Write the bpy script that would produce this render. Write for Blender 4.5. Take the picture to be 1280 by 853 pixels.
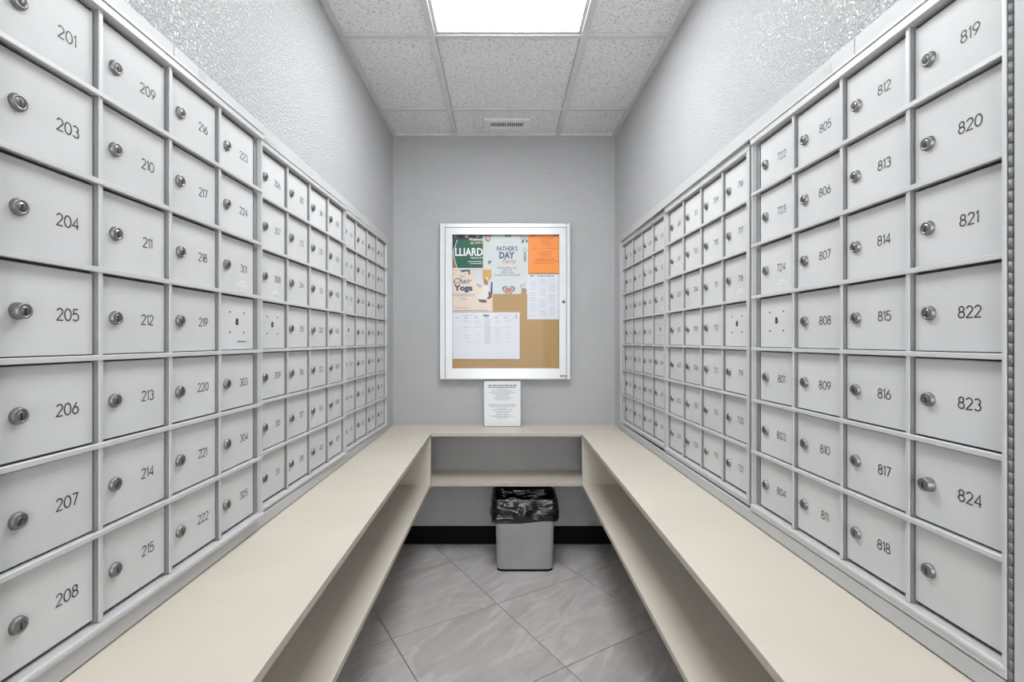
import bpy, bmesh, math, random
from mathutils import Vector, Matrix
for o in list(bpy.data.objects): bpy.data.objects.remove(o)
S = bpy.context.scene
C = S.collection
PI = math.pi
random.seed(7)

# ------------------------------------------------------------------ camera
F, CX, CY, EYE = 597.0, 629.0, 426.0, 1.21       # focal length / centre in px of a 1280x853 frame, eye height
cam = bpy.data.objects.new('camera', bpy.data.cameras.new('camera')); C.objects.link(cam)
cam.location = (0, 0, EYE); cam.rotation_euler = (PI/2, 0, 0)
cam.data.sensor_width = 36; cam.data.lens = F/1280*36
cam.data.shift_x = (640-CX)/1280; cam.data.shift_y = (CY-426.5)/1280
cam.data.clip_start = .02
S.camera = cam
# ------------------------------------------------------------------ world and exposure
w = bpy.data.worlds.new('world'); S.world = w; w.use_nodes = True
w.node_tree.nodes['Background'].inputs[0].default_value = (.97, .985, 1, 1)
w.node_tree.nodes['Background'].inputs[1].default_value = 2.1
S.view_settings.view_transform = 'Standard'; S.view_settings.look = 'None'
S.view_settings.gamma = 1; S.view_settings.use_curve_mapping = False
S.view_settings.exposure = 1.32
PANEL = 9.3            # emission of the ceiling light above the aisle
PANEL_FILL = 3.6            # emission of an unseen overhead panel added as fill for the near doors
# ------------------------------------------------------------------ room numbers (metres)
BACK, FRONT, CEIL = 2.843, -1.45, EYE+1.224
WL = -.655
def WR(y): return .664+.015*(BACK-y)
COUNTER = EYE-.5; SHELF = EYE-.77; TH = .019
P = .14                # pitch of the mailbox rows

# ------------------------------------------------------------------ materials
def mat(name, col, rough=.5, metal=0, spec=.5):
    m = bpy.data.materials.new(name); m.use_nodes = True
    b = m.node_tree.nodes['Principled BSDF']
    b.inputs['Base Color'].default_value = (*col, 1); b.inputs['Roughness'].default_value = rough
    b.inputs['Metallic'].default_value = metal; b.inputs['Specular IOR Level'].default_value = spec
    return m, m.node_tree.nodes, m.node_tree.links, b
def coords(N, L, scale=(1,1,1), rnd=False, rot=(0,0,0), kind='Object'):
    tc = N.new('ShaderNodeTexCoord'); mp = N.new('ShaderNodeMapping')
    mp.inputs['Scale'].default_value = scale; mp.inputs['Rotation'].default_value = rot
    L.new(tc.outputs[kind], mp.inputs[0])
    if rnd:
        oi = N.new('ShaderNodeObjectInfo'); mu = N.new('ShaderNodeMath'); mu.operation = 'MULTIPLY'; mu.inputs[1].default_value = 37
        L.new(oi.outputs['Random'], mu.inputs[0]); cb = N.new('ShaderNodeCombineXYZ')
        for i in range(3): L.new(mu.outputs[0], cb.inputs[i])
        L.new(cb.outputs[0], mp.inputs['Location'])
    return mp.outputs[0]
def noise(N, L, vec, scale, detail=3, rough=.5, dist=0):
    n = N.new('ShaderNodeTexNoise'); n.inputs['Scale'].default_value = scale
    n.inputs['Detail'].default_value = detail; n.inputs['Roughness'].default_value = rough
    n.inputs['Distortion'].default_value = dist
    L.new(vec, n.inputs['Vector']); return n.outputs['Fac']
def ramp(N, L, fac, stops):
    r = N.new('ShaderNodeValToRGB'); e = r.color_ramp.elements
    while len(e) < len(stops): e.new(.5)
    for k, (p, c) in enumerate(stops): e[k].position = p; e[k].color = (*c, 1)
    L.new(fac, r.inputs[0]); return r.outputs[0]
def bump(N, L, b, h, strength, dist):
    u = N.new('ShaderNodeBump'); u.inputs['Strength'].default_value = strength; u.inputs['Distance'].default_value = dist
    L.new(h, u.inputs['Height']); L.new(u.outputs[0], b.inputs['Normal'])
def g(v): return (v, v, v)
def plain(name, col, rough=.5, metal=0, var=.06, scale=12, bmp=0, bscale=200):
    m, N, L, b = mat(name, col, rough, metal)
    v = coords(N, L, rnd=True)
    n = noise(N, L, v, scale, 4)
    c = ramp(N, L, n, [(.25, tuple(x*(1-var) for x in col)), (.7, tuple(min(1, x*(1+var)) for x in col))])
    L.new(c, b.inputs['Base Color'])
    if bmp: bump(N, L, b, noise(N, L, v, bscale, 2), bmp, .001)
    return m
M = {}
def wall_mat():
    m, N, L, b = mat('textured_wall_paint', (.42,.425,.435), .22, 0, .6)
    v = coords(N, L)
    a = noise(N, L, v, 165, 3, .55, .6); c = noise(N, L, v, 70, 2, .5, .8)
    r = N.new('ShaderNodeMapRange'); r.inputs[1].default_value = .38; r.inputs[2].default_value = .66; L.new(a, r.inputs[0])
    s = N.new('ShaderNodeMath'); s.operation = 'MULTIPLY_ADD'; s.inputs[1].default_value = .6
    L.new(c, s.inputs[0]); L.new(r.outputs[0], s.inputs[2])
    bump(N, L, b, s.outputs[0], 1.0, .005)
    t = noise(N, L, v, 2.2, 3)
    L.new(ramp(N, L, t, [(.3, (.655,.658,.667)), (.7, (.69,.693,.702))]), b.inputs['Base Color'])
    return m
M['wall'] = wall_mat()
def ctile_mat():
    m, N, L, b = mat('fissured_ceiling_tile', (.7,.7,.69), .9, 0, .2)
    v = coords(N, L, rnd=True)
    a = noise(N, L, v, 130, 2, .6, 1.4); f = noise(N, L, v, 300, 1)
    d = ramp(N, L, a, [(.36, g(0)), (.43, g(1))])
    L.new(ramp(N, L, a, [(.36, (.40,.40,.395)), (.42, (.78,.78,.77)), (.6, (.87,.87,.865))]), b.inputs['Base Color'])
    s = N.new('ShaderNodeMath'); s.operation = 'MULTIPLY_ADD'; s.inputs[1].default_value = 2.1
    L.new(f, s.inputs[0]); L.new(d, s.inputs[2]); bump(N, L, b, s.outputs[0], .5, .002)
    return m
M['ctile'] = ctile_mat()
def ftile_mat():
    m, N, L, b = mat('grey_marbled_porcelain', (.3,.29,.28), .38, 0, .45)
    v = coords(N, L, (1.0, 3.0, 1), True)
    a = noise(N, L, v, 2.0, 5, .55, .7); f = noise(N, L, v, 11, 6, .6, .4)
    big = ramp(N, L, a, [(.3, (.44,.418,.408)), (.46, (.53,.508,.497)), (.5, (.62,.60,.588)), (.56, (.54,.518,.507)), (.75, (.60,.578,.566))])
    fine = ramp(N, L, f, [(.3, g(.9)), (.7, g(1.06))])
    mx = N.new('ShaderNodeMixRGB'); mx.blend_type = 'MULTIPLY'; mx.inputs[0].default_value = 1
    L.new(big, mx.inputs[1]); L.new(fine, mx.inputs[2]); L.new(mx.outputs[0], b.inputs['Base Color'])
    bump(N, L, b, f, .08, .001)
    return m
M['ftile'] = ftile_mat()
def door_mat():
    m, N, L, b = mat('grey_painted_aluminium', (.56,.565,.57), .5, .0, .35)
    v = coords(N, L, (1, 1, 1), True)
    n = noise(N, L, v, 9, 5, .6)
    oi = N.new('ShaderNodeObjectInfo')
    c1 = ramp(N, L, n, [(.25, (.555,.558,.561)), (.6, (.595,.598,.601))])
    c2 = ramp(N, L, oi.outputs['Random'], [(0, g(.96)), (1, g(1.03))])
    mx = N.new('ShaderNodeMixRGB'); mx.blend_type = 'MULTIPLY'; mx.inputs[0].default_value = 1
    L.new(c1, mx.inputs[1]); L.new(c2, mx.inputs[2]); L.new(mx.outputs[0], b.inputs['Base Color'])
    r = N.new('ShaderNodeMapRange'); r.inputs[3].default_value = .45; r.inputs[4].default_value = .6
    L.new(n, r.inputs[0]); L.new(r.outputs[0], b.inputs['Roughness'])
    return m
M['door'] = door_mat()
M['frame'] = plain('satin_aluminium_frame', (.57,.575,.58), .45, .15, .03)
M['trim'] = plain('grey_flange_plate', (.47,.475,.48), .5, .0, .04, 6)
M['lock'] = plain('nickel_lock_metal', (.23,.23,.23), .38, .8, .1, 60)
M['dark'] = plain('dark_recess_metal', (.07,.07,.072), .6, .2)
M['black'] = plain('black_slot', (.008,.008,.008), .6)
M['ink'] = plain('engraved_black_ink', (.035,.035,.037), .5)
M['decal'] = plain('pale_clear_decal', (.68,.68,.68), .3)
M['decal2'] = plain('grey_decal_print', (.42,.42,.42), .4)
M['cream'] = plain('cream_laminate', (.625,.575,.495), .42, 0, .035, 5)
M['creamedge'] = plain('shaded_cream_edge_band', (.50,.465,.40), .5, 0, .05, 20)  # edge banding, with the brownish shade of the lip put into its tone
M['base'] = plain('black_vinyl_baseboard', (.004,.004,.0042), .7)
M['base'].node_tree.nodes['Principled BSDF'].inputs['Specular IOR Level'].default_value = .12
M['grout'] = plain('dark_grey_grout', (.07,.066,.062), .9)
M['gridbar'] = plain('painted_ceiling_grid', (.62,.62,.625), .45)
M['vent'] = plain('vent_white_enamel', (.78,.78,.78), .45)
M['alu'] = plain('brushed_board_aluminium', (.60,.61,.62), .33, .45, .03, 8)
def cork():
    m, N, L, b = mat('cork', (.45,.28,.12), .9)
    v = coords(N, L); n = noise(N, L, v, 260, 3); n2 = noise(N, L, v, 5, 2)
    L.new(ramp(N, L, n, [(.3, (.38,.235,.10)), (.55, (.46,.295,.13)), (.75, (.52,.345,.17))]), b.inputs['Base Color'])
    bump(N, L, b, n, .3, .001); return m
M['cork'] = cork()
def glass():
    m = bpy.data.materials.new('board_window_pane'); m.use_nodes = True; N = m.node_tree.nodes; L = m.node_tree.links; N.clear()
    o = N.new('ShaderNodeOutputMaterial'); mx = N.new('ShaderNodeMixShader'); t = N.new('ShaderNodeBsdfTransparent')
    gl = N.new('ShaderNodeBsdfGlossy'); gl.inputs['Roughness'].default_value = .02; lw = N.new('ShaderNodeLayerWeight'); p5 = N.new('ShaderNodeMath'); p5.operation = 'POWER'; p5.inputs[1].default_value = 5
    L.new(lw.outputs['Facing'], p5.inputs[0]); f = N.new('ShaderNodeMath'); f.operation = 'MULTIPLY_ADD'; f.inputs[1].default_value = .7; f.inputs[2].default_value = .006
    L.new(p5.outputs[0], f.inputs[0])
    t.inputs[0].default_value = (.99,.992,.99,1)
    L.new(f.outputs[0], mx.inputs[0]); L.new(t.outputs[0], mx.inputs[1]); L.new(gl.outputs[0], mx.inputs[2]); L.new(mx.outputs[0], o.inputs[0])
    return m
M['glass'] = glass()
def lamp(name, s):
    m = bpy.data.materials.new(name); m.use_nodes = True; N = m.node_tree.nodes; L = m.node_tree.links; N.clear()
    o = N.new('ShaderNodeOutputMaterial'); e = N.new('ShaderNodeEmission'); e.inputs[0].default_value = (.965,.985,1,1); e.inputs[1].default_value = s
    L.new(e.outputs[0], o.inputs[0]); return m
def bag():
    m, N, L, b = mat('black_bin_bag', (.006,.006,.0065), .17, 0, .6)
    v = coords(N, L, (1, 1, 4.2), rot=(0,.42,0)); n = noise(N, L, v, 6, 2, .45, 1.2)
    bump(N, L, b, n, 1, .016); return m
M['bag'] = bag()
M['channel'] = plain('shaded_channel_metal', (.26,.26,.265), .5, .2)  # darker metal: shade of divider sides and far stiles put into the colour
M['tape'] = plain('grey_tape', (.42,.42,.42), .4)
M['hinge'] = plain('dull_hinge_steel', (.20,.20,.205), .5, .4)
M['bin'] = plain('grey_bin_plastic', (.50,.505,.51), .45, 0, .12, 7, .1, 300)
_c = {}
def ink(*rgb):
    k = tuple(rgb)
    if k not in _c: _c[k] = plain('print_colour_%d' % len(_c), k, .5, 0, .02)
    return _c[k]
WHITE = ink(.80,.81,.86)

# ------------------------------------------------------------------ helpers
def obj(name, bm, m, parent=None, loc=None, smooth=False):
    me = bpy.data.meshes.new(name)
    bm.normal_update(); bm.to_mesh(me); bm.free()
    for x in (m if isinstance(m, (list, tuple)) else [m]): me.materials.append(x)
    if smooth:
        for p in me.polygons: p.use_smooth = True
    return link(name, me, parent, loc)
def link(name, me, parent=None, loc=None):
    o = bpy.data.objects.new(name, me); C.objects.link(o)
    if parent: o.parent = parent
    if loc: o.location = loc
    return o
def tag(o, label=None, cat=None, group=None, kind=None):
    for k, v in (('label', label), ('category', cat), ('group', group), ('kind', kind)):
        if v: o[k] = v
    return o
def thing(name, label, cat, loc=(0,0,0), rz=0, group=None):
    o = bpy.data.objects.new(name, None); C.objects.link(o); o.location = loc; o.rotation_euler = (0,0,rz)
    o.empty_display_size = .05
    return tag(o, label, cat, group)
def box(bm, x0, x1, y0, y1, z0, z1, mi=0, bev=0):
    t = bmesh.new()
    v = [t.verts.new(p) for p in ((x0,y0,z0),(x1,y0,z0),(x1,y1,z0),(x0,y1,z0),(x0,y0,z1),(x1,y0,z1),(x1,y1,z1),(x0,y1,z1))]
    for f in ((0,3,2,1),(4,5,6,7),(0,1,5,4),(1,2,6,5),(2,3,7,6),(3,0,4,7)): t.faces.new([v[i] for i in f])
    if bev: bmesh.ops.bevel(t, geom=list(t.edges), offset=bev, segments=1, affect='EDGES')
    merge(bm, t, mi)
def merge(bm, t, mi=0, mtx=None):
    d = {}
    for v in t.verts: d[v] = bm.verts.new(mtx @ v.co if mtx else v.co)
    for f in t.faces:
        try: n = bm.faces.new([d[v] for v in f.verts]); n.material_index = mi; n.smooth = f.smooth
        except ValueError: pass
    t.free()
def prism(bm, pts, z0, z1, mi=0, bev=0):            # counter-clockwise plan outline
    t = bmesh.new()
    a = [t.verts.new((x,y,z0)) for x,y in pts]; b = [t.verts.new((x,y,z1)) for x,y in pts]
    t.faces.new(a[::-1]); t.faces.new(b); n = len(pts)
    for i in range(n): t.faces.new((a[i], a[(i+1)%n], b[(i+1)%n], b[i]))
    if bev: bmesh.ops.bevel(t, geom=list(t.edges), offset=bev, segments=1, affect='EDGES')
    merge(bm, t, mi)
def lathe(bm, prof, cx=0, cz=0, n=20, mi=0, a0=0):  # profile of (radius, y), axis along y
    rings = []
    for r, y in prof:
        rings.append([bm.verts.new((cx+r*math.cos(2*PI*k/n+a0), y, cz+r*math.sin(2*PI*k/n+a0))) for k in range(n)] if r > 0 else [bm.verts.new((cx,y,cz))])
    for a, b in zip(rings, rings[1:]):
        for k in range(n):
            q = (a[k], a[(k+1)%n], b[(k+1)%n], b[k]) if len(b) > 1 and len(a) > 1 else ((a[k], a[(k+1)%n], b[0]) if len(a) > 1 else (a[0], b[(k+1)%n], b[k]))
            f = bm.faces.new(q); f.material_index = mi; f.smooth = True
def new(): return bmesh.new()

# ------------------------------------------------------------------ the room shell
RZ = {'L': (2.805*P, 3.90*P, 4.15*P), 'R': (2.84*P, 3.95*P, 4.22*P)}    # first rail, bank top, surround top, above the eye
BOT = -.463                                                              # bank bottom, below the eye
LBANK = [(.6065,1.2365,.642,.633,.020), (1.2895,1.9195,.652,.637,.020), (1.9585,2.5885,.650,.634,.014)]
RBANK = [(.657,1.285,.688,.678,.0065), (1.351,1.979,.690,.679,.016), (2.035,2.663,.686,.670,.014)]
SURR = {'L': (.50, 2.655), 'R': (.50, 2.70)}
floor = obj('floor', (lambda b: (box(b, -.86, .9, FRONT-.1, BACK, -.06, -.004), b)[1])(new()), M['grout']); tag(floor, kind='structure')
def wall_side(name, side):
    b = new(); y0, y1 = SURR[side]; zt = EYE+RZ[side][2]-.02; zb = COUNTER-.02
    def X(y): return WL if side == 'L' else WR(y)
    o = -.12 if side == 'L' else .12
    def slab(ya, yb, za, zb_):
        pts = [(X(ya), ya), (X(yb), yb), (X(yb)+o, yb), (X(ya)+o, ya)]
        if side == 'R': pts = pts[::-1]
        prism(b, pts, za, zb_)
    slab(FRONT-.1, BACK, 0, zb); slab(FRONT-.1, BACK, zt, CEIL+.1)
    slab(FRONT-.1, y0+.02, zb, zt); slab(y1-.02, BACK, zb, zt)
    # rear skin of the recess that holds the mailboxes
    pts = [(X(y0)+o*.85, y0), (X(y1)+o*.85, y1), (X(y1)+o, y1), (X(y0)+o, y0)]
    prism(b, pts if side == 'L' else pts[::-1], zb, zt)
    bmesh.ops.recalc_face_normals(b, faces=b.faces)
    return tag(obj(name, b, M['wall']), kind='structure')
wall_side('wall_left', 'L'); wall_side('wall_right', 'R')
b = new(); box(b, -.80, .82, BACK, BACK+.1, -.05, CEIL+.1); tag(obj('wall_back', b, M['wall']), kind='structure')
b = new()
box(b, WL, -.55, FRONT-.1, FRONT, 0, CEIL); box(b, .60, WR(FRONT), FRONT-.1, FRONT, 0, CEIL); box(b, -.55, .60, FRONT-.1, FRONT, 2.15, CEIL)  # unseen wall; its wide opening is added to let in fill from the world
tag(obj('wall_front', b, M['wall']), kind='structure')
# baseboards
b = new(); box(b, WL+.008, WR(BACK)-.008, BACK-.008, BACK, 0, .107, bev=.002); tag(obj('baseboard_back', b, M['base']), kind='structure')
b = new(); box(b, WL, WL+.008, FRONT, BACK-.008, 0, .107, bev=.002); tag(obj('baseboard_left', b, M['base']), kind='structure')
b = new(); prism(b, [(WR(FRONT)-.008, FRONT), (WR(FRONT), FRONT), (WR(BACK), BACK-.008), (WR(BACK)-.008, BACK-.008)], 0, .107); tag(obj('baseboard_right', b, M['base']), kind='structure')
# floor tiles, laid on the diagonal, every one clipped to the room
def clip(poly, axis, lim, keep_less):
    out = []
    for i in range(len(poly)):
        a, c = poly[i], poly[(i+1) % len(poly)]
        ia = (a[axis] <= lim) == keep_less; ic = (c[axis] <= lim) == keep_less
        if ia: out.append(a)
        if ia != ic:
            t = (lim-a[axis])/(c[axis]-a[axis]); out.append(tuple(a[k]+t*(c[k]-a[k]) for k in (0,1)))
    return out
TS, TA = .497, math.radians(31.4)
ux, uy = math.cos(TA), math.sin(TA)
for i in range(-12, 8):
    for j in range(-9, 8):
        gx, gy = -.0276+TS*(i*ux-j*uy), 2.194+TS*(i*uy+j*ux); k = .0016
        p = [(gx+a*ux-c*uy, gy+a*uy+c*ux) for a, c in ((k,k),(TS-k,k),(TS-k,TS-k),(k,TS-k))]
        for ax, lim, less in ((0,WL+.001,False),(0,.70,True),(1,FRONT-.1,False),(1,BACK-.001,True)):
            if p: p = clip(p, ax, lim, less)
        if len(p) < 3: continue
        ar = abs(sum(p[q][0]*p[(q+1)%len(p)][1]-p[(q+1)%len(p)][0]*p[q][1] for q in range(len(p))))/2
        if ar < .0008: continue
        cxm = sum(q[0] for q in p)/len(p); cym = sum(q[1] for q in p)/len(p)
        ga = math.radians(52); cg, sg = math.cos(ga), math.sin(ga)          # the marble grain runs along local x
        b = new(); prism(b, [((x-cxm)*cg+(y-cym)*sg, -(x-cxm)*sg+(y-cym)*cg) for x, y in p], -.004, 0)
        obj('tile', b, M['ftile'], floor, (cxm, cym, 0)).rotation_euler = (0, 0, ga)
# suspended ceiling
b = new(); box(b, -.80, .9, FRONT-.1, BACK, CEIL+.03, CEIL+.09)
ceiling = tag(obj('ceiling', b, M['gridbar']), kind='structure')
GX = (-.285, .325); GY = [2.525-.6075*k for k in range(8)]      # long runners, cross tees
BW = .013
for x in GX:
    b = new(); box(b, x-BW, x+BW, FRONT, BACK-.002, CEIL-.007, CEIL+.03, bev=.0012); obj('grid_runner', b, M['gridbar'], ceiling)
cols = [(WL, GX[0]), GX, (GX[1], None)]
for ci, (xa, xb) in enumerate(cols):
    for y in GY:
        if y < FRONT: continue
        x0 = xa+(BW if ci else 0); x1 = (xb-BW) if ci < 2 else WR(y)
        b = new(); box(b, x0, x1, y-BW*.85, y+BW*.85, CEIL-.005, CEIL+.03, bev=.001); obj('cross_tee', b, M['gridbar'], ceiling)
for side in (0, 1, 2):
    b = new()
    if side == 0: box(b, WL, WL+.02, FRONT, BACK, CEIL-.009, CEIL+.02)
    elif side == 1: prism(b, [(WR(FRONT)-.02, FRONT), (WR(FRONT), FRONT), (WR(BACK), BACK), (WR(BACK)-.02, BACK)], CEIL-.009, CEIL+.02)
    else: box(b, WL+.02, WR(BACK)-.02, BACK-.016, BACK, CEIL-.009, CEIL+.02)
    obj('wall_angle', b, M['gridbar'], ceiling)
ys = [BACK]+GY
LIGHTS = []
for r in range(len(ys)-1):
    y1, y0 = ys[r], max(ys[r+1], FRONT)
    if y1 <= FRONT: break
    for ci, (xa, xb) in enumerate(cols):
        x0 = xa+BW if ci else WL; x1 = xb-BW if ci < 2 else WR(y0)-.001
        if ci == 1 and r in (2, 4): LIGHTS.append((x0, x1, y0+BW, y1-BW)); continue
        b = new(); hx, hy = (x1-x0)/2, (y1-y0)/2-(BW*.85 if r else BW*.4)
        box(b, -hx, hx, -hy, hy, 0, .014, bev=.003)
        obj('tile', b, M['ctile'], ceiling, ((x0+x1)/2, (y0+y1)/2-(0 if r else BW*.45), CEIL+.004))
for k, (x0, x1, y0, y1) in enumerate(LIGHTS):
    t = thing('ceiling_light', ['square ceiling light panel above the aisle, at the top of the picture',
                                'unseen square ceiling panel overhead, added as fill light for the near doors'][k], 'light', ((x0+x1)/2, (y0+y1)/2, CEIL), 0, 'square ceiling light panels')
    hx, hy = (x1-x0)/2, (y1-y0)/2
    b = new(); f = .014
    for a in ((-hx,-hx+f,-hy,hy),(hx-f,hx,-hy,hy),(-hx+f,hx-f,-hy,-hy+f),(-hx+f,hx-f,hy-f,hy)): box(b, *a, -.001, .025, bev=.001)
    obj('frame', b, M['gridbar'], t)
    b = new(); box(b, -hx+f, hx-f, -hy+f, hy-f, .006, .012); obj('diffuser', b, lamp('lit_diffuser', (PANEL, PANEL_FILL)[k]), t)

# ------------------------------------------------------------------ air vent in the last row of ceiling tiles
vt = thing('air_vent', 'small white metal air register with louvres, in the ceiling by the back wall', 'vent', (.021, 2.695, CEIL-.001))
b = new()
for a in ((-.128,-.092,-.066,.066),(.092,.128,-.066,.066),(-.092,.092,-.066,-.034),(-.092,.092,.030,.066),(-.005,.005,-.034,.030)): box(b, *a, -.010, .004, bev=.0015)
obj('frame', b, M['vent'], vt)
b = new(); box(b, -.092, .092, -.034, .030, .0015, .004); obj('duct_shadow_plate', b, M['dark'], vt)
sl = None
for s in (-1, 1):
    for k in range(7):
        x = s*(.014+k*.0118)
        if sl is None:
            b = new(); box(b, -.0022, .0022, -.033, .029, -.006, .001); sl = obj('slat', b, M['vent'], vt, (x,0,0))
        else: link('slat', sl.data, vt, (x,0,0))
for x in (-.115, .115):
    b = new(); t = new(); lathe(t, [(.004,0),(.004,-.001),(.0025,-.002),(0,-.002)], n=10); merge(b, t, 0, Matrix.Rotation(PI/2, 4, 'X')); obj('screw', b, M['lock'], vt, (x, -.002, -.0072))

# ------------------------------------------------------------------ engraved digits: thin ribbons along strokes
def arc(cx, cy, rx, ry, a0, a1, n=12):
    return [(cx+rx*math.cos(math.radians(a0+(a1-a0)*k/n)), cy+ry*math.sin(math.radians(a0+(a1-a0)*k/n))) for k in range(n+1)]
DIG = {
 '0': ([arc(.3,.5,.3,.5,0,360,20)], .6),
 '1': ([[(.0,.8),(.16,1),(.16,0)]], .18),
 '2': ([arc(.27,.73,.26,.27,165,-28,12)+[(.0,.0),(.55,.0)]], .55),
 '3': ([arc(.25,.75,.24,.25,150,-75,10), arc(.26,.27,.28,.27,80,-150,12)], .54),
 '4': ([[(.44,0),(.44,1),(.0,.28),(.58,.28)]], .58),
 '5': ([[(.5,1),(.09,1),(.04,.55)]+arc(.26,.32,.29,.32,130,-145,12)], .56),
 '6': ([[(.40,1),(.07,.48)], arc(.28,.3,.28,.3,0,360,16)], .57),
 '7': ([[(.0,1),(.52,1),(.16,0)]], .52),
 '8': ([arc(.27,.76,.22,.24,0,360,14), arc(.27,.27,.27,.27,0,360,14)], .55),
 '9': ([[(.17,0),(.50,.52)], arc(.29,.7,.28,.3,0,360,16)], .57),
}
def ribbon(bm, pts, wd, y, mi=0):
    closed = (Vector(pts[0])-Vector(pts[-1])).length < 1e-5
    if closed: pts = pts[:-1]
    n = len(pts); L_, R_ = [], []
    for k in range(n):
        p = Vector(pts[k]); a = Vector(pts[k-1]) if (k or closed) else None; c = Vector(pts[(k+1) % n]) if (k < n-1 or closed) else None
        d1 = (p-a).normalized() if a else (c-p).normalized(); d2 = (c-p).normalized() if c else d1
        t = (d1+d2); t = t.normalized() if t.length > .2 else d1
        nn = Vector((-t.y, t.x)); s = min(2.0, 1/max(.3, nn.dot(Vector((-d1.y, d1.x)))))
        L_.append(bm.verts.new((p.x+nn.x*wd/2*s, y, p.y+nn.y*wd/2*s))); R_.append(bm.verts.new((p.x-nn.x*wd/2*s, y, p.y-nn.y*wd/2*s)))
    for k in range(n if closed else n-1):
        j = (k+1) % n; f = bm.faces.new((R_[k], R_[j], L_[j], L_[k])); f.material_index = mi
def number_mesh(s, h=.0172):
    b = new(); gap = .17*h; tot = sum(DIG[c][1]*h for c in s)+gap*(len(s)-1); x = -tot/2
    for c in s:
        for st in DIG[c][0]: ribbon(b, [(x+p[0]*h, (p[1]-.5)*h) for p in st], .0021, 0)
        x += DIG[c][1]*h+gap
    me = bpy.data.meshes.new('number'); b.normal_update(); b.to_mesh(me); b.free(); me.materials.append(M['ink']); return me

# ------------------------------------------------------------------ lock, keyhole and decal meshes shared by every bank
def lock_mesh(length, slot):
    b = new()
    lathe(b, [(.0118,0),(.0118,-.0010),(.0112,-.0018),(.0106,-length),(.0094,-length-.0009),(.0074,-length-.0009),(.0072,-length+.0006),(.0067,-length-.0004),(0,-length-.0004)], n=24)
    t = new(); box(t, -.0014, .0014, -length-.0007, -length+.001, -.0056, .0042); merge(b, t, 1, Matrix.Rotation(slot, 4, 'Y'))
    me = bpy.data.meshes.new('lock'); b.normal_update(); b.to_mesh(me); b.free(); me.materials.append(M['lock']); me.materials.append(M['black']); return me
LOCKS = [lock_mesh(.0052, 0), lock_mesh(.0052, .18), lock_mesh(.0055, -.12), lock_mesh(.0052, .6)]
LONG = lock_mesh(.011, 0)
def small(name, f, mats):
    b = new(); f(b); me = bpy.data.meshes.new(name); b.normal_update(); b.to_mesh(me); b.free()
    for m in mats: me.materials.append(m)
    return me
def keyhole(b):
    lathe(b, [(.0062,0),(.0062,-.0006),(0,-.0006)], n=16)
    lathe(b, [(.0045,0),(.0045,-.0008),(0,-.0008)], cz=.006, n=14)
    lathe(b, [(.0024,0),(.0024,-.0022),(0,-.0022)], cz=-.0005, n=10, mi=1)
KEYHOLE = small('keyhole', keyhole, (M['black'], M['lock']))
SCREW = small('screw', lambda b: lathe(b, [(.0025,0),(.0022,-.0008),(0,-.0010)], n=8), (M['dark'],))
SLIT = small('slit', lambda b: box(b, -.021, .021, -.0006, 0, -.0008, .0008), (M['black'],))
def decal(b):
    pts = [(-.026,-.007),(.026,-.007),(.026,.004),(.014,.004)]+[(p[0],p[1]) for p in arc(0,.002,.012,.009,10,170,8)]+[(-.014,.004),(-.026,.004)]
    f = b.faces.new([b.verts.new((x, -.0003, z)) for x, z in pts])
    for x in (-.019, .019):
        ribbon(b, arc(x, -.001, .0042, .0035, 20, 340, 8), .0011, -.0005, 1)
    ribbon(b, [(-.010,-.001),(-.003,.004),(.003,.004),(.010,-.001)], .0012, -.0005, 1)
    ribbon(b, [(-.011,-.005),(.011,-.005)], .0010, -.0005, 1)
DECAL = small('decal', decal, (M['decal'], M['decal2']))

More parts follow.
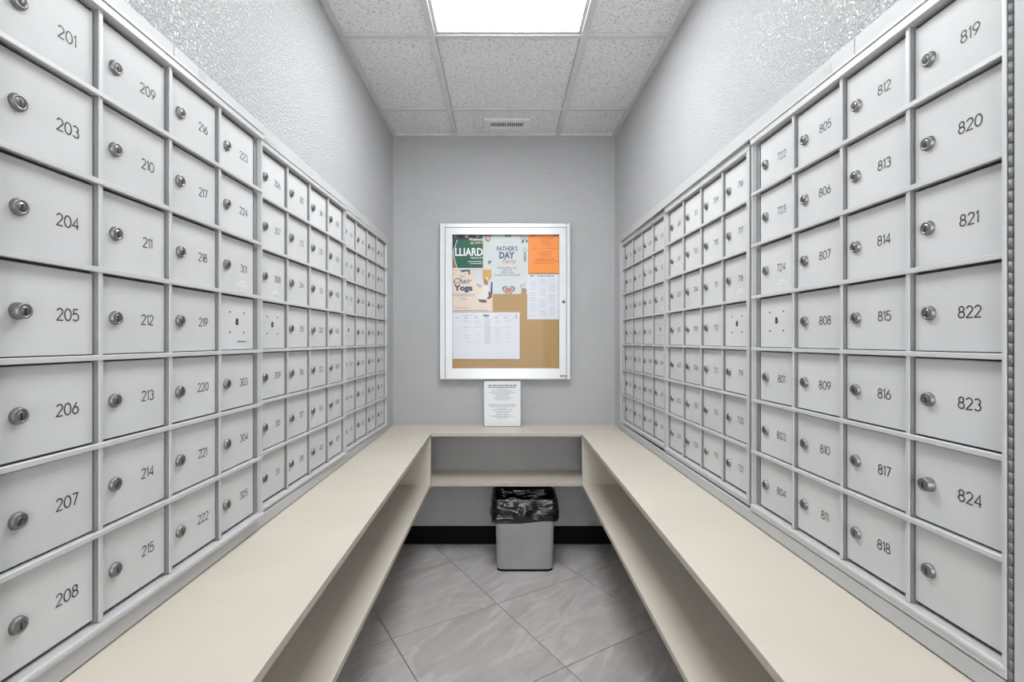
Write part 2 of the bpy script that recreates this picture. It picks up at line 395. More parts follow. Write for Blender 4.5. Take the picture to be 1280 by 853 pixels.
# ------------------------------------------------------------------ one bank of mailboxes; local x = viewer's right, y = into the wall
def bank(side, k, spec, columns, label):
    yn, yf, wn, wf, ns = spec
    r1, top, _ = RZ[side]
    if side == 'L':
        A, B_ = Vector((-wn, yn)), Vector((-wf, yf)); near_left = True
    else:
        A, B_ = Vector((wf, yf)), Vector((wn, yn)); near_left = False
    d = B_-A; W = d.length; rz = math.atan2(d.y, d.x); c = W/4
    t = thing('mailbox_bank', label, 'mailboxes', (A.x, A.y, EYE+BOT), rz, 'mailbox banks on the two long walls')
    z0 = -BOT                                     # eye height in local z
    zr = [z0+r1-(q-1)*P for q in range(0, 8)]     # zr[1..6] rails; [0] and [7] the opening's ends
    zr[0] = z0+r1+.965*P; zr[7] = z0+r1-6*P-.002
    ztop = z0+top; far = .021
    l, r = (ns, far) if near_left else (far, ns)  # stile widths left and right
    # frame: head, sill, the proud near stile and the lower far stile
    b = new()
    box(b, -l, W+r, -.003, .05, zr[0], ztop, bev=.0012)
    box(b, -l, W+r, -.003, .05, 0, zr[7]-.001, bev=.0012)
    na, nb_ = (-l, 0) if near_left else (W, W+r)              # near stile, then the far one: a channel with a thin lip
    box(b, na, nb_, -.003, .05, zr[7]-.001, zr[0], bev=.001)
    fa, fb = (W, W+r) if near_left else (-l, 0)
    la = fb-.004 if near_left else fa
    box(b, la, la+.004, .001, .05, zr[7]-.001, zr[0], bev=.0008)
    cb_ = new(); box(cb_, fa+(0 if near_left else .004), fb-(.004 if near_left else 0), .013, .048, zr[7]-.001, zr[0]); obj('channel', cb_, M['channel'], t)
    if k:
        cb_ = new(); ga_ = -l-.004 if near_left else W+r; box(cb_, ga_, ga_+.004, .004, .045, .002, ztop-.002); obj('gap_shade_strip', cb_, M['black'], t)  # black strip put in for the deep shade of the gap between banks
    # small lip round the head and the sill
    box(b, -l, W+r, -.0055, -.003, ztop-.004, ztop); box(b, -l*.6, W+r*.6, -.0055, -.003, zr[7]-.007, zr[7]-.003)
    obj('frame', b, M['frame'], t)
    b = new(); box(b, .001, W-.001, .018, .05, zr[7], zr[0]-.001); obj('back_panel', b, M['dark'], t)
    hd = .0033
    dm = None
    for q in (1, 2, 3):
        if dm is None:
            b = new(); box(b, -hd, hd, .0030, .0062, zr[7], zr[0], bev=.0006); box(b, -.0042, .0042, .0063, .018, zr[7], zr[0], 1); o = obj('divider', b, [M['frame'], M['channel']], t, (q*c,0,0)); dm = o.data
        else: link('divider', dm, t, (q*c,0,0))
    xa = -.001 if near_left else -far; xb = W+far if near_left else W+.001
    b = new(); box(b, xa, xb, -.0005, .0055, -.0042, .0042, bev=.0008); box(b, .001, W-.001, .0055, .018, -.0022, .0022)
    rm = None
    for q in range(1, 7):
        if rm is None: o = obj('rail', b, M['frame'], t, (0,0,zr[q])); rm = o.data
        else: link('rail', rm, t, (0,0,zr[q]))
    # doors
    dms = {}
    for ci, col in enumerate(columns):
        for ri, num in enumerate(col):
            zt, zb = zr[ri], zr[ri+1]; h = zt-zb-.0128; wd = c-.0120; key = round(h, 4)
            if key not in dms:
                b = new(); x, z = wd/2, h/2
                box(b, -x, x, 0, .004, -z, z, bev=.0009)
                dms[key] = None; first = b
            else: first = None
            loc = ((ci+.5)*c, .0115, (zt+zb)/2-.0008)
            if first is not None:
                o = obj('door', first, M['door'], t, loc); dms[key] = o.data
            else: o = link('door', dms[key], t, loc)
            jig = random.Random(str(num)+str(k)+side+str(ri))
            if num == 'X':
                o['label'] = 'numberless door with a black keyhole between four screws'
                link('keyhole', KEYHOLE, o, (0,-.0003,.002))
                for sx in (-1,1):
                    for sz in (-1,1): link('screw', SCREW, o, (sx*.029, -.0002, .002+sz*.024))
                if side == 'L' and k == 0: link('scratch', SLIT, o, (.022, -.0001, -.044))
                continue
            lx = -wd/2+(.0295 if side == 'L' else .026)+jig.uniform(-.0012,.0012)
            long = num in ('205', '824')
            lo = link('lock', LONG if long else LOCKS[jig.choice((0,0,0,1,2,3))], o, (lx, -.0001, -.003+jig.uniform(-.0012,.0012)))
            if long: lo['label'] = 'lock barrel pulled further out than the others'
            if num:
                o['label'] = 'door numbered '+num
                link('number', number_mesh(num), o, ((.0295 if side == 'L' else .0205)+jig.uniform(-.001,.001), -.0003, -.003+jig.uniform(-.0015,.0015)))
            if num in ('301','308','412','724','718','613'): link('decal', DECAL, o, (.022, -.0002, -.044))
    return t
def seq(a, n): return [str(a+i) for i in range(n)]
LN = [
 [['201']+seq(203,6), seq(209,7), seq(216,7), ['223','224','301','X','303','304','305']],
 [['306','307','308','X','309','310','311'], seq(312,7), seq(319,6)+['401'], seq(403,7)],
 [['410','411','412','X','413','414','415'], seq(416,7), ['423','424','501']+seq(503,4), seq(507,7)]]
RN = [
 [['722','723','724','X','801','803','804'], seq(805,7), seq(812,7), seq(819,6)+['']],
 [seq(618,7), ['701']+seq(703,6), seq(709,7), ['716','717','718','X','719','720','721']],
 [seq(513,7), seq(520,5)+['601','603'], seq(604,7), ['611','612','613','X','614','615','616']]]
pos = ['nearest the viewer', 'the middle one', 'beside the back wall']
for k in range(3): bank('L', k, LBANK[k], LN[k], 'grey mailbox bank on left wall, %s, doors %s to %s' % (pos[k], ('201','306','410')[k], ('305','409','513')[k]))
for k in range(3): bank('R', k, RBANK[k], RN[k], 'grey mailbox bank on right wall, %s, doors %s to %s' % (pos[k], ('722','618','513')[k], ('824','721','616')[k]))

# ------------------------------------------------------------------ flange plates round the banks
def surround(side, label):
    r1, top, tt = RZ[side]; y0, y1 = SURR[side]
    t = bpy.data.objects.new('trim_1' if side == 'L' else 'trim_2', None); C.objects.link(t); t.location = (WL if side == 'L' else WR(1.5), 1.5, COUNTER+.001)
    tag(t, label, kind='structure')
    o = t.location
    sg = 1 if side == 'L' else -1
    banks = LBANK if side == 'L' else RBANK
    def X(y, off): return (WL if side == 'L' else WR(y))+sg*off
    def plate(name, ya, yb, za, zb, off=.006, m=M['trim'], bk=0):
        b = new(); pts = [(X(ya, bk)-o.x, ya-o.y), (X(ya,off)-o.x, ya-o.y), (X(yb,off)-o.x, yb-o.y), (X(yb,bk)-o.x, yb-o.y)]
        prism(b, pts if side == 'L' else pts[::-1], za-o.z, zb-o.z, bev=.001)
        bmesh.ops.recalc_face_normals(b, faces=b.faces)
        return obj(name, b, m, t)
    zt = EYE+top+.0012; zT = EYE+tt; zb = EYE+BOT-.003
    js = [y0, .937, 1.705, 2.30, y1] if side == 'L' else [y0, .93, 1.62, 2.25, y1]
    for a, b_ in zip(js, js[1:]): plate('top_plate', a+.0006, b_-.0006, zt, zT, .009)
    plate('bottom_plate', y0, y1, COUNTER+.003, zb, .010)
    last = banks[2][1]+.023
    plate('end_plate', last, y1, zb, zt, .008)
    nx = banks[0][0]-banks[0][4]-(.0095 if side == 'R' else .002)
    plate('end_plate', y0, nx, zb, zt, .006 if side == 'L' else .012)
    # a scrap of old tape on the top plate
    ty, tz, th_ = (1.026, EYE+.566, .012) if side == 'L' else (1.006, EYE+.566, .013)
    b = new(); x = X(ty, .009)
    box(b, min(x, x+sg*.0004)-o.x, max(x, x+sg*.0004)-o.x, ty-.011-o.y, ty+.011-o.y, tz-th_-o.z, tz+th_-o.z); obj('tape_scrap', b, M['tape'], t)
    return t, nx
surround('L', 'grey metal flange plates framing the mailboxes on the left wall')
tr, nx = surround('R', 'grey metal flange plates framing the mailboxes on the right wall')
# piano hinge down the near edge of the right-hand bank
hx = RBANK[0][2]; hy = RBANK[0][0]-RBANK[0][4]-.0045
hinge = thing('piano_hinge', 'long grey knuckled hinge down the near edge of the right-hand mailboxes', 'hinge', (hx, hy, EYE+BOT))
H = -BOT+RZ['R'][1]; km = None; n = 64; st = H/n
for k in range(n):
    if km is None:
        b = new()
        t = new(); lathe(t, [(0,0),(.0033,0),(.0033,-st+.0010),(0,-st+.0010)], n=10); merge(b, t, 0, Matrix.Rotation(-PI/2, 4, 'X'))
        bmesh.ops.recalc_face_normals(b, faces=b.faces)
        o = obj('knuckle', b, M['hinge'], hinge, (0,0,k*st)); km = o.data
    else: link('knuckle', km, hinge, (0,0,k*st))
b = new(); box(b, .004, .006, -.005, .005, 0, H); obj('leaf', b, M['dark'], hinge)

# ------------------------------------------------------------------ counters: left, right and back, each with a lower shelf
XL = lambda y: -.3605-.0107*y          # front edge of the left run
XR = lambda y: .4095+.0047*y
YN = -.35
def slab(name, pts, z1, par, m=(M['cream'], M['creamedge'])):
    b = new(); o = par.location
    prism(b, [(x-o.x, y-o.y) for x, y in pts], z1-TH-o.z, z1-o.z, bev=.0012)
    bmesh.ops.recalc_face_normals(b, faces=b.faces)
    b.faces.ensure_lookup_table()
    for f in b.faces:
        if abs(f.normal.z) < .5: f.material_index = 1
    return obj(name, b, list(m), par)
YB = 2.58
cl = thing('wall_counter', 'cream laminate counter with a shelf below along the left wall', 'counter', (-.5, 1.1, 0), 0, 'cream laminate counters')
slab('countertop', [(WL+.001, YN), (XL(YN), YN), (XL(YB), YB-.001), (WL+.001, YB-.001)], COUNTER, cl)
slab('shelf', [(WL+.001, YN), (-.384, YN), (-.389, YB-.03), (WL+.001, YB-.03)], SHELF, cl)
cr = thing('wall_counter', 'cream laminate counter with a shelf below along the right wall', 'counter', (.55, 1.1, 0), 0, 'cream laminate counters')
slab('countertop', [(XR(YN), YN), (WR(YN)-.001, YN), (WR(YB)-.001, YB-.001), (XR(YB), YB-.001)], COUNTER, cr)
slab('shelf', [(.413, YN), (WR(YN)-.001, YN), (WR(YB)-.001, YB-.03), (.4236, YB-.03)], SHELF, cr)
cb = thing('wall_counter', 'cream laminate counter with a shelf across the back wall, above the wastebasket', 'counter', (0, 2.7, 0), 0, 'cream laminate counters')
slab('countertop', [(WL+.001, YB), (WR(YB)-.001, YB), (WR(BACK)-.001, BACK-.001), (WL+.001, BACK-.001)], COUNTER, cb)
slab('shelf', [(WL+.001, YB), (WR(YB)-.001, YB), (WR(BACK)-.001, BACK-.001), (WL+.001, BACK-.001)], SHELF, cb)
for par, xa, xb in ((cl, WL+.001, -.388), (cr, .4226, WR(YB)-.001)):
    b = new(); o = par.location
    box(b, xa-o.x, xb-o.x, YB-.029-o.y, YB-.010-o.y, SHELF-TH, COUNTER-TH-.0005, bev=.001); obj('end_panel', b, M['cream'], par)
    b = new(); box(b, xa-o.x, xb-o.x, YN-.02-o.y, YN-.001-o.y, 0, COUNTER, bev=.001); obj('end_panel', b, M['cream'], par)
# wooden cleats that carry the shelves on the wall
for par, xa, xb in ((cl, WL+.001, WL+.02), (cr, WR(YN)-.021, WR(YN)-.041)):
    b = new(); o = par.location; box(b, min(xa,xb)-o.x-(.034 if par is cr else 0), max(xa,xb)-o.x-(.034 if par is cr else 0), YN-o.y, YB-.04-o.y, SHELF-TH-.04, SHELF-TH-.0005); obj('cleat', b, M['cream'], par)

# ------------------------------------------------------------------ wastebasket
def rrect(hx, hy, r, n=6):
    out = []
    for cx, cy, a in ((hx-r,hy-r,0),(-hx+r,hy-r,90),(-hx+r,-hy+r,180),(hx-r,-hy+r,270)):
        out += [(cx+r*math.cos(math.radians(a+90*k/n)), cy+r*math.sin(math.radians(a+90*k/n))) for k in range(n+1)]
    return out
def loft(b, rings, cap0=False, cap1=False, mi=0):
    vs = [[b.verts.new(p) for p in r] for r in rings]
    for A, B_ in zip(vs, vs[1:]):
        n = len(A)
        for k in range(n):
            f = b.faces.new((A[k], A[(k+1)%n], B_[(k+1)%n], B_[k])); f.smooth = True; f.material_index = mi
    if cap0: b.faces.new(vs[0][::-1])
    if cap1: b.faces.new(vs[-1])
bx, by = .114, 2.592
wb = thing('wastebasket', 'grey plastic wastebasket with a black bag folded over its rim, under the back counter', 'bin', (bx, by, 0))
def R(hx, hy, z, r=.03): return [(x, y, z) for x, y in rrect(hx, hy, r)]
b = new()
loft(b, [R(.138,.082,0), R(.144,.089,.004), R(.1445,.090,.012), R(.147,.092,.013), R(.157,.103,.36), R(.163,.109,.366), R(.163,.109,.376), R(.159,.105,.376), R(.153,.099,.34), R(.138,.084,.012)], True, True)
obj('bin_body', b, M['bin'], wb)
b = new()
loft(b, [R(.1385,.0835,.0006), R(.1462,.0912,.0008), R(.1468,.0918,.010), R(.1450,.0900,.0115)]); obj('bin_foot', b, M['base'], wb)
rb = random.Random(3)
ph = [rb.uniform(0, 6.28) for _ in range(8)]
def bagring(hx, hy, z, amp, zamp, q):
    out = []
    pts = rrect(hx, hy, .035, 22)
    # densify the straight runs
    dense = []
    for i in range(len(pts)):
        a, c = pts[i], pts[(i+1) % len(pts)]; m_ = (22 if abs(a[1]-c[1]) < 1e-6 else 13) if (i+1) % 23 == 0 else 1
        dense += [(a[0]+(c[0]-a[0])*j/m_, a[1]+(c[1]-a[1])*j/m_) for j in range(m_)]
    for x, y in dense:
        th = math.atan2(y/hy, x/hx); l = math.hypot(x, y)
        w_ = amp*(math.sin(5*th+ph[0]+q*1.9)*.5+math.sin(11*th+ph[1]-q*2.6)*.35+math.sin(23*th+ph[2]+q*3.1)*.22+math.sin(41*th+ph[4]-q*5)*.12)
        zz = zamp*(math.sin(2*th+ph[3])+.5*math.sin(5*th+ph[5]))
        out.append((x*(1+w_/l), y*(1+w_/l), z+zz))
    return out
b = new()
prof = [(.164,.110,.258,.002,.008),(.172,.118,.262,.004,.007),(.177,.123,.280,.006,.004),(.178,.124,.305,.007,.002),(.176,.122,.33,.006,.001),(.175,.121,.352,.005,0),(.173,.119,.368,.003,0),(.171,.117,.381,.0015,0),
        (.167,.113,.3845,.001,0),(.158,.104,.381,.001,0),(.150,.096,.365,.002,0),(.145,.091,.33,.003,.001),(.139,.085,.27,.004,.003),(.128,.076,.20,.008,.006),(.10,.06,.15,.01,.006),(.05,.03,.14,.004,.002)]
fine = []
for a, c in zip(prof, prof[1:]):
    for j in range(3): fine.append(tuple(a[i]+(c[i]-a[i])*j/3 for i in range(5)))
fine.append(prof[-1])
loft(b, [bagring(p[0], p[1], p[2], p[3], p[4], i/9) for i, p in enumerate(fine)], False, True)
obj('bin_bag', b, M['bag'], wb)

# ------------------------------------------------------------------ flat print helper (posters): pixel-free, local x right, z up, metres
def text(bm, s, x, z, h, mi, y=-.0004, align='CENTER', shear=0, bold=0, sx=1, space=1):
    cu = bpy.data.curves.new('t', 'FONT'); cu.body = s; cu.size = h*1.37; cu.align_x = align; cu.shear = shear; cu.offset = bold*h
    cu.resolution_u = 2; cu.space_character = space
    o = bpy.data.objects.new('t', cu); C.objects.link(o)
    dg = bpy.context.evaluated_depsgraph_get(); me = o.evaluated_get(dg).to_mesh()
    t = bmesh.new(); t.from_mesh(me); o.evaluated_get(dg).to_mesh_clear()
    merge(bm, t, mi, Matrix.Translation((x, y, z)) @ Matrix.Diagonal((sx,1,1,1)) @ Matrix.Rotation(PI/2, 4, 'X'))
    bpy.data.objects.remove(o); bpy.data.curves.remove(cu)
def poly(bm, pts, mi, y=-.0003):
    f = bm.faces.new([bm.verts.new((px, y, pz)) for px, pz in pts]); f.material_index = mi
    f.normal_update()
    if f.normal.y > 0: f.normal_flip()
def rect(bm, x0, x1, z0, z1, mi, y=-.0003): poly(bm, [(x0,z0),(x1,z0),(x1,z1),(x0,z1)], mi, y)
def disc(bm, x, z, rx, rz, mi, y=-.0003, n=16): poly(bm, arc(x, z, rx, rz, 0, 360-360/n, n-1), mi, y)
def line(bm, x, z, w_, h, mi, seed, y=-.0004, align=0):       # illegible small print: a row of word-long dashes
    r = random.Random(seed); q = x-w_/2 if align == 0 else x; e = q+w_
    while q < e-.001:
        l = min(r.uniform(.003, .010)*max(1, h/.002), e-q); rect(bm, q, q+l, z-h/2, z+h/2, mi, y); q += l+h*.7
YC = BACK-.020                                              # cork surface
def at(px, py, Y): return ((px-CX)*Y/F, EYE-(py-CY)*Y/F)
def sheet(name, label, cat, px0, px1, py0, py1, Y, paper, curl=0):
    x0, z1 = at(px0, py0, Y); x1, z0 = at(px1, py1, Y)
    t = thing(name, label, cat, ((x0+x1)/2, Y, (z0+z1)/2), 0, 'papers pinned in the notice board')
    hx, hz = (x1-x0)/2, (z1-z0)/2
    b = new(); n = 12
    V = [[b.verts.new((-hx+2*hx*i/n, (-curl*abs(math.sin(2*PI*i/n))*max(0, 1-j/3)), -hz+2*hz*j/8)) for j in range(9)] for i in range(n+1)]
    for i in range(n):
        for j in range(8): b.faces.new((V[i][j], V[i+1][j], V[i+1][j+1], V[i][j+1]))
    o = obj('paper', b, paper, t)
    sd = o.modifiers.new('thickness', 'SOLIDIFY'); sd.thickness = .0004; sd.offset = -1
    return t, hx, hz
def pr(bm, mats, t): return obj('print', bm, mats, t)

# ------------------------------------------------------------------ notice board on the back wall
bc = at(631.3, 377, BACK-.04)
nb = thing('notice_board', 'aluminium framed glazed cork notice board hung on the back wall', 'notice board', (bc[0], BACK-.002, bc[1]))
def rel(px, py, Y): a = at(px, py, Y); return a[0]-bc[0], a[1]-bc[1]
YF = BACK-.042
x0, z1 = rel(549.8, 279.3, YF); x1, z0 = rel(712.9, 474.6, YF)
y_ = lambda Y: Y-(BACK-.002)
b = new(); w_ = .029
gx0, gz1 = rel(556.3, 284.6, YF); gx1, _ = rel(708, 300, YF)
box(b, x0, gx0-.0012, y_(YF), 0, z0, z1, bev=.0015); box(b, gx1+.0012, x1, y_(YF), 0, z0, z1, bev=.0015)
box(b, gx0-.0012, gx1+.0012, y_(YF), 0, gz1+.0012, z1, bev=.0015); box(b, gx0-.0012, gx1+.0012, y_(YF)+.001, 0, z0, z0+.004, bev=.001)
obj('case', b, M['alu'], nb)
ox0, oz1 = rel(565.4, 293.3, YF); ox1, oz0 = rel(699.0, 460.6, YF)
def mitre(b, A, B_, yf, yb):           # picture-frame with mitred corners: outer A, inner B_
    for k in range(4):
        o1, o2, i1, i2 = A[k], A[(k+1)%4], B_[k], B_[(k+1)%4]
        t = bmesh.new()
        fr = [t.verts.new((p[0], yf, p[1])) for p in (o1, o2, i2, i1)]; bk = [t.verts.new((p[0], yb, p[1])) for p in (o1, o2, i2, i1)]
        t.faces.new(fr); t.faces.new(bk[::-1])
        for q in range(4): t.faces.new((fr[q], bk[q], bk[(q+1)%4], fr[(q+1)%4]))
        bmesh.ops.bevel(t, geom=[e for e in t.edges if abs(e.verts[0].co.y-yf)<1e-6 and abs(e.verts[1].co.y-yf)<1e-6], offset=.0007, segments=1, affect='EDGES')
        bmesh.ops.recalc_face_normals(t, faces=t.faces); merge(b, t)
b = new(); a0, a1, c0, c1 = gx0+.0008, gx1-.0008, z0+.0045, gz1-.0008
mitre(b, [(a0,c0),(a1,c0),(a1,c1),(a0,c1)], [(ox0,oz0),(ox1,oz0),(ox1,oz1),(ox0,oz1)], y_(YF)-.001, y_(YF)+.016)
obj('door_frame', b, M['alu'], nb)
b = new(); box(b, gx0-.001, gx1+.001, y_(YC), -.001, z0+.004, gz1+.001); obj('cork_panel', b, M['cork'], nb)
b = new(); box(b, ox0-.001, ox1+.001, y_(YF)+.008, y_(YF)+.0095, oz0-.001, oz1+.001); obj('glass_pane', b, M['glass'], nb)
lx, lz = rel(704.6, 377.6, YF)
b = new(); lathe(b, [(.0095,0),(.0095,-.002),(.008,-.004),(.006,-.004),(.0055,-.0025),(0,-.0025)], n=18); box(b, -.0012, .0012, -.0045, -.002, -.004, .004, 1)
obj('lock', b, [M['lock'], M['black']], nb, (lx, y_(YF)-.001, lz))
lx, lz = rel(704.4, 470.4, YF)
b = new(); box(b, -.0205, .0205, -.0012, 0, -.0048, .0048, bev=.0005); line(b, 0, 0, .030, .0030, 1, 5, -.0014)
o = obj('maker_plate', b, [M['ink'], M['decal']], nb, (lx, y_(YF)-.001, lz))
for zz in (.30, -.30):
    b = new(); box(b, -.004, .004, -.0015, 0, -.02, .02, bev=.0007); obj('hinge', b, M['alu'], nb, (gx0-.004, y_(YF)-.0001, zz))

# papers (green, yoga, father's day, orange, schedule, calendar)
t, hx, hz = sheet('billiards_poster', 'green billiards poster at the top left of the notice board', 'poster', 565.0, 603.4, 293.6, 336.6, YC-.0012, ink(.004,.10,.065))
b = new()
G = [ink(.005,.12,.08), ink(.015,.02,.05), ink(.82,.86,.84), ink(.6,.52,.28), ink(.25,.16,.08), ink(.35,.40,.38)]
rect(b, -hx, hx, hz-.028, hz, 1)
for q in range(5): disc(b, -hx+.02+q*.033, hz-.010+(q%2)*.004, .010, .008, (4,1,3,1,4)[q], -.0004)
poly(b, [(-hx,hz-.028),(-hx+.028,hz-.028),(-hx+.008,-.0),(-hx,-.0)], 1); poly(b, [(-hx,-.02),(-hx+.006,-.02),(-hx+.03,-hz),(-hx,-hz)], 4)
ribbon(b, [(-hx+.030,hz-.03),(-hx+.008,.0),(-hx+.008,-.018),(-hx+.032,-hz)], .003, -.0005, 2)
rect(b, -hx, hx, -hz, -hz+.006, 2, -.0006)
text(b, 'Wednesday', hx+.016, hz-.0345, .0165, 2, -.0008, 'RIGHT', bold=.03, sx=.9)
text(b, '@ 2:00 P', hx+.002, hz-.054, .0145, 3, -.0008, 'RIGHT', bold=.03)
text(b, 'LLIARD', hx+.002, -.022, .047, 2, -.0008, 'RIGHT', bold=.03, sx=.80)
text(b, 'Clubhouse | Parlor', hx+.012, -.0385, .0095, 2, -.0008, 'RIGHT', bold=.02, sx=.85)
line(b, hx-.045, -.057, .084, .0035, 2, 3); line(b, hx-.04, -.069, .07, .0035, 2, 4)
# trim what would run off the sheet
def trim_x(bm, lo, hi):
    for x, nrm in ((lo, (-1,0,0)), (hi, (1,0,0))):
        bmesh.ops.bisect_plane(bm, geom=list(bm.verts)+list(bm.edges)+list(bm.faces), plane_co=(x,0,0), plane_no=nrm, clear_outer=True)
def trim_z(bm, lo, hi):
    for z, nrm in ((lo, (0,0,-1)), (hi, (0,0,1))):
        bmesh.ops.bisect_plane(bm, geom=list(bm.verts)+list(bm.edges)+list(bm.faces), plane_co=(0,0,z), plane_no=nrm, clear_outer=True)
trim_x(b, -hx, hx); trim_z(b, -hz, hz); pr(b, G, t)

t, hx, hz = sheet('party_poster', "white Father's Day party poster at the top middle of the notice board", 'poster', 603.8, 660.3, 293.6, 367.6, YC-.0006, ink(.61,.64,.65))
G = [ink(.07,.11,.22), ink(.55,.16,.12), ink(.16,.17,.19), ink(.30,.32,.22), ink(.36,.24,.14), ink(.10,.12,.14), ink(.62,.45,.40), ink(.42,.46,.48)]
b = new(); cx = .018
text(b, "FATHER'S", cx-.010, hz-.095, .027, 0, bold=.035, sx=.80)
text(b, 'DAY', cx-.013, hz-.139, .038, 0, bold=.06, sx=.84)
text(b, 'Party', cx+.000, hz-.168, .027, 1, shear=.35, bold=.01, sx=1.05)
text(b, 'FRIDAY, JUNE 13, 2025', cx-.010, hz-.200, .0105, 2, bold=.02, sx=.82); text(b, '12:00 - 2:00', cx-.010, hz-.213, .0105, 2, bold=.02, sx=.85)
text(b, 'TICKETS $5.00', cx-.010, hz-.228, .0105, 2, bold=.02, sx=.85); text(b, 'CLUBHOUSE AUDITORIUM', cx-.010, hz-.243, .0105, 2, bold=.02, sx=.85)
line(b, cx, hz-.045, .06, .002, 7, 8); line(b, cx-.004, hz-.262, .09, .002, 7, 9)
rect(b, -hx, hx, hz-.010, hz, 7)
poly(b, [(cx-.03,hz-.002),(cx+.02,hz-.002),(cx+.008,hz-.015),(cx-.005,hz-.010),(cx-.018,hz-.015)], 5, -.0005)
poly(b, [(-hx+.008,hz),(-hx+.048,hz),(-hx+.044,hz-.030),(-hx+.030,hz-.046),(-hx+.014,hz-.034)], 4); disc(b, -hx+.03, hz-.018, .012, .012, 6, -.0004)
disc(b, hx-.028, hz-.010, .022, .020, 7, -.0004); disc(b, hx-.028, hz-.010, .015, .013, 6, -.0005)
poly(b, [(hx-.036,hz-.028),(hx-.024,hz-.028),(hx-.026,hz-.052),(hx-.033,hz-.046),(hx-.040,hz-.052)], 5); poly(b, [(hx-.016,hz-.028),(hx-.006,hz-.028),(hx-.002,hz-.048),(hx-.008,hz-.044),(hx-.012,hz-.050)], 5)
ribbon(b, arc(hx-.020, hz-.092, .0105, .012, 0, 360, 14), .003, -.0005, 3)
poly(b, [(hx-.025,hz-.104),(hx-.014,hz-.104),(hx-.010,hz-.150),(hx-.019,hz-.163),(hx-.028,hz-.150)], 3)
hp = [(0,-.026)]+arc(.013,.004,.013,.012,-20,180,8)+arc(-.013,.004,.013,.012,0,200,8)
poly(b, [(cx+.000+p[0]*1.45, -hz+.016+p[1]*1.45+.008) for p in hp], 5, -.0005); poly(b, [(cx+.000+p[0]*1.15, -hz+.016+p[1]*1.15+.008) for p in hp], 7, -.0007); poly(b, [(cx+.000+p[0]*.75, -hz+.016+p[1]*.75+.008) for p in hp], 1, -.0009)
poly(b, [(hx-.042,-hz),(hx-.012,-hz),(hx-.010,-hz+.030),(hx-.038,-hz+.036)], 4, -.0005)
ribbon(b, [(hx-.038,-hz+.034),(hx-.046,-hz+.054),(hx-.028,-hz+.047),(hx-.014,-hz+.070)], .004, -.0006, 1)
poly(b, [(-hx+.028,hz-.156),(-hx+.052,hz-.152),(-hx+.044,hz-.164),(-hx+.038,hz-.178),(-hx+.032,hz-.166)], 5)
trim_x(b, -hx, hx); trim_z(b, -hz, hz); pr(b, G, t)

t, hx, hz = sheet('yoga_poster', 'cream chair yoga poster at left of the notice board, below the green one', 'poster', 565.0, 615.8, 337.2, 389.6, YC-.0018, ink(.72,.60,.52))
G = [ink(.04,.06,.14), ink(.25,.21,.20), ink(.62,.62,.68), ink(.62,.36,.10), ink(.05,.06,.28), ink(.72,.69,.66), ink(.40,.40,.28), ink(.16,.08,.07), ink(.42,.16,.12), ink(.75,.70,.45)]
b = new()
poly(b, [(.008,hz),(hx,hz),(hx,.01),(.066,.005),(.036,.03),(.022,.07)], 2)
poly(b, [(-hx+.045,hz-.004),(-hx+.105,hz),(-hx+.108,hz-.032),(-hx+.098,hz-.026),(-hx+.094,hz-.010),(-hx+.06,hz-.016)], 4, -.0005); disc(b, -hx+.082, hz-.022, .012, .010, 9, -.0006); disc(b, -hx+.08, hz-.024, .004, .004, 8, -.0007)
poly(b, [(hx-.058,hz),(hx-.008,hz),(hx-.006,hz-.040),(hx-.022,hz-.075),(hx-.034,hz-.040),(hx-.050,hz-.066),(hx-.060,hz-.050)], 3, -.0006)
poly(b, [(hx-.056,hz-.06),(hx-.040,hz-.052),(hx-.026,hz-.072),(hx-.030,hz-.100),(hx-.044,hz-.098),(hx-.052,hz-.08)], 8, -.0007)
poly(b, [(hx-.052,hz-.092),(hx-.028,hz-.092),(hx-.024,hz-.16),(hx-.044,hz-.178),(hx-.085,hz-.17),(hx-.088,hz-.15),(hx-.062,hz-.13)], 5, -.0008)
poly(b, [(hx-.010,hz-.075),(hx-.001,hz-.07),(hx-.001,hz-.145),(hx-.014,hz-.14)], 4, -.0006)
poly(b, [(hx-.024,hz-.128),(hx-.004,hz-.145),(hx-.004,hz-.165),(hx-.03,hz-.178),(hx-.036,hz-.16)], 7, -.0007)
poly(b, [(hx-.084,hz-.176),(hx-.040,hz-.178),(hx-.034,hz-.194),(hx-.06,hz-.196),(hx-.082,hz-.188)], 7, -.0009)
poly(b, [(hx-.098,hz-.08),(hx-.062,hz-.092),(hx-.07,hz-.108),(hx-.088,hz-.10)], 6, -.0006)
text(b, 'FREE', -.060, hz-.046, .012, 1); text(b, 'Chair', -.066, hz-.082, .033, 0, shear=.45, bold=.012, sx=1.05)
text(b, 'Yoga', -.052, hz-.123, .034, 0, bold=.07, sx=1.12); text(b, 'WEDNESDAYS', -.056, hz-.158, .0155, 1, sx=.98); text(b, '11am', -.050, hz-.178, .013, 1)
line(b, -.060, -hz+.022, .10, .003, 1, 21); line(b, -.01, -hz+.006, .2, .003, 0, 22)
trim_x(b, -hx, hx); trim_z(b, -hz, hz); pr(b, G, t)

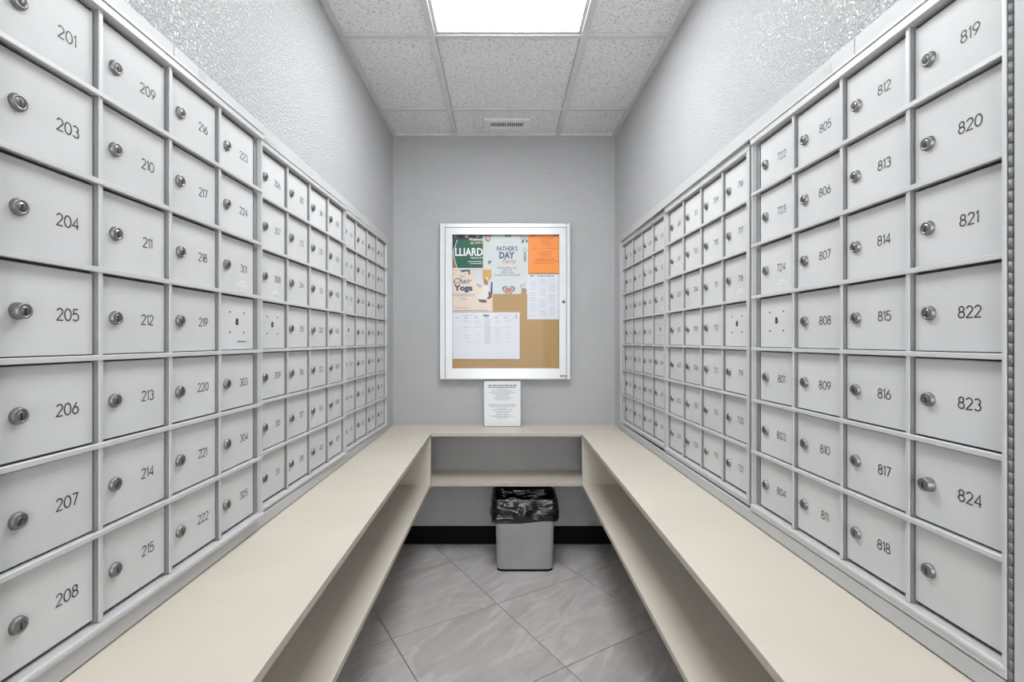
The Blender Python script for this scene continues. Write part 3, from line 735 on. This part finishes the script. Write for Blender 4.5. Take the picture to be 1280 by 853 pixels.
t, hx, hz = sheet('orange_notice', 'bright orange printed notice at the top right of the notice board', 'notice', 661.0, 700.2, 293.6, 341.2, YC-.0006, ink(.88,.28,.05))
G = [ink(.46,.13,.03), ink(.12,.05,.03)]; b = new(); r = random.Random(5)
for q, z in enumerate((.020,.034,.047,.060,.078,.096,.106,.116,.126,.140,.152,.165)):
    line(b, r.uniform(-.004,.010), hz-z-.004, (.09,.052,.08,.06,.15,.07,.085,.06,.05,.11,.15,.12,.10)[q], .0030 if q not in (1,9,10) else .0042, 0, 40+q)
rect(b, -hx+.01, -hx+.036, hz-.006, hz, 1); rect(b, hx-.05, hx-.01, hz-.006, hz, 1)
pr(b, G, t)
t, hx, hz = sheet('schedule_sheet', 'white printed list in three columns, below the orange notice', 'notice', 659.0, 700.4, 343.2, 399.4, YC-.0012, ink(.68,.69,.75))
G = [ink(.38,.38,.44), ink(.16,.16,.22), ink(.35,.06,.06)]; b = new()
rect(b, -hx+.018, -hx+.038, hz-.012, hz-.005, 1); rect(b, -hx+.022, -hx+.034, hz-.010, hz-.0075, 2, -.0006); line(b, .012, hz-.009, .10, .0055, 1, 60)
for q in range(17):
    for c_ in range(3): 
        if (q*3+c_) % 5: line(b, -hx+.034+c_*.056, hz-.032-q*.0132, .034, .0026, 0, 70+q*3+c_)
pr(b, G, t)
t, hx, hz = sheet('calendar_sheet', 'white landscape activity calendar at the bottom left of the notice board, lower edge curling', 'notice', 565.4, 649.6, 390.6, 449.0, YC-.0024, ink(.70,.71,.77), .004)
G = [ink(.45,.45,.52), ink(.14,.14,.20), ink(.30,.40,.62)]; b = new()
rect(b, -.017, .018, hz-.024, hz-.014, 1); line(b, -.095, hz-.018, .10, .003, 2, 90); line(b, .11, hz-.017, .085, .003, 0, 91); rect(b, .175, .181, hz-.024, hz-.014, 1)
for c_ in range(7): line(b, -.172+c_*.058, hz-.032, .022, .0034, 1, 92+c_)
r = random.Random(8)
for c_, rows in enumerate(((), (3,5,9,12,17,19,23,26,31,33), (3,5,9,17,23,31), range(2,26), (3,5,10,12,14,17,19,23,25,27), (3,9,17,19,23), ())):
    for q in rows:
        line(b, -.170+c_*.060+r.uniform(-.003,.003), hz-.030-q*.0062, .034 if c_ != 3 else .032, .0028, 0, 120+c_*50+q)
for z in range(5): line(b, -.02, hz-.055-z*.034, .34, .0008, 0, 300+z)
pr(b, G, t)

# ------------------------------------------------------------------ notice in a clear stand on the back counter
ns = thing('notice_stand', 'white printed notice in a clear upright holder standing on the back counter', 'sign', (-.005, 2.772, COUNTER))
b = new()
M['acrylic'] = glass(); M['acrylic'].name = 'clear_acrylic'
box(b, -.108, .108, -.004, -.0025, 0, .268); box(b, -.108, .108, .0015, .003, 0, .268); box(b, -.108, .108, -.004, .045, 0, .0015)
obj('holder', b, M['acrylic'], ns)
b = new(); box(b, -.105, .105, -.0007, .0002, .003, .265)
G = [ink(.76,.77,.80), ink(.10,.10,.12), ink(.30,.30,.34)]
hd = [(.240,.168,.0055,1),(.229,.160,.0050,1),(.218,.065,.003,2),(.208,.120,.0035,2),(.198,.150,.0035,2),(.188,.088,.003,2),(.178,.072,.003,2),(.167,.110,.0035,2),(.157,.082,.003,2),
      (.128,.160,.0042,2),(.118,.146,.0042,2),(.108,.045,.003,2),(.099,.124,.0035,2),(.089,.100,.0032,2),(.080,.07,.003,2),(.071,.076,.003,2),(.061,.136,.0038,2),(.051,.060,.0036,2)]
for q, (z, w_, h, mi) in enumerate(hd): line(b, 0, z, w_, h, mi, 500+q, -.0011)
obj('notice_paper', b, G, ns)
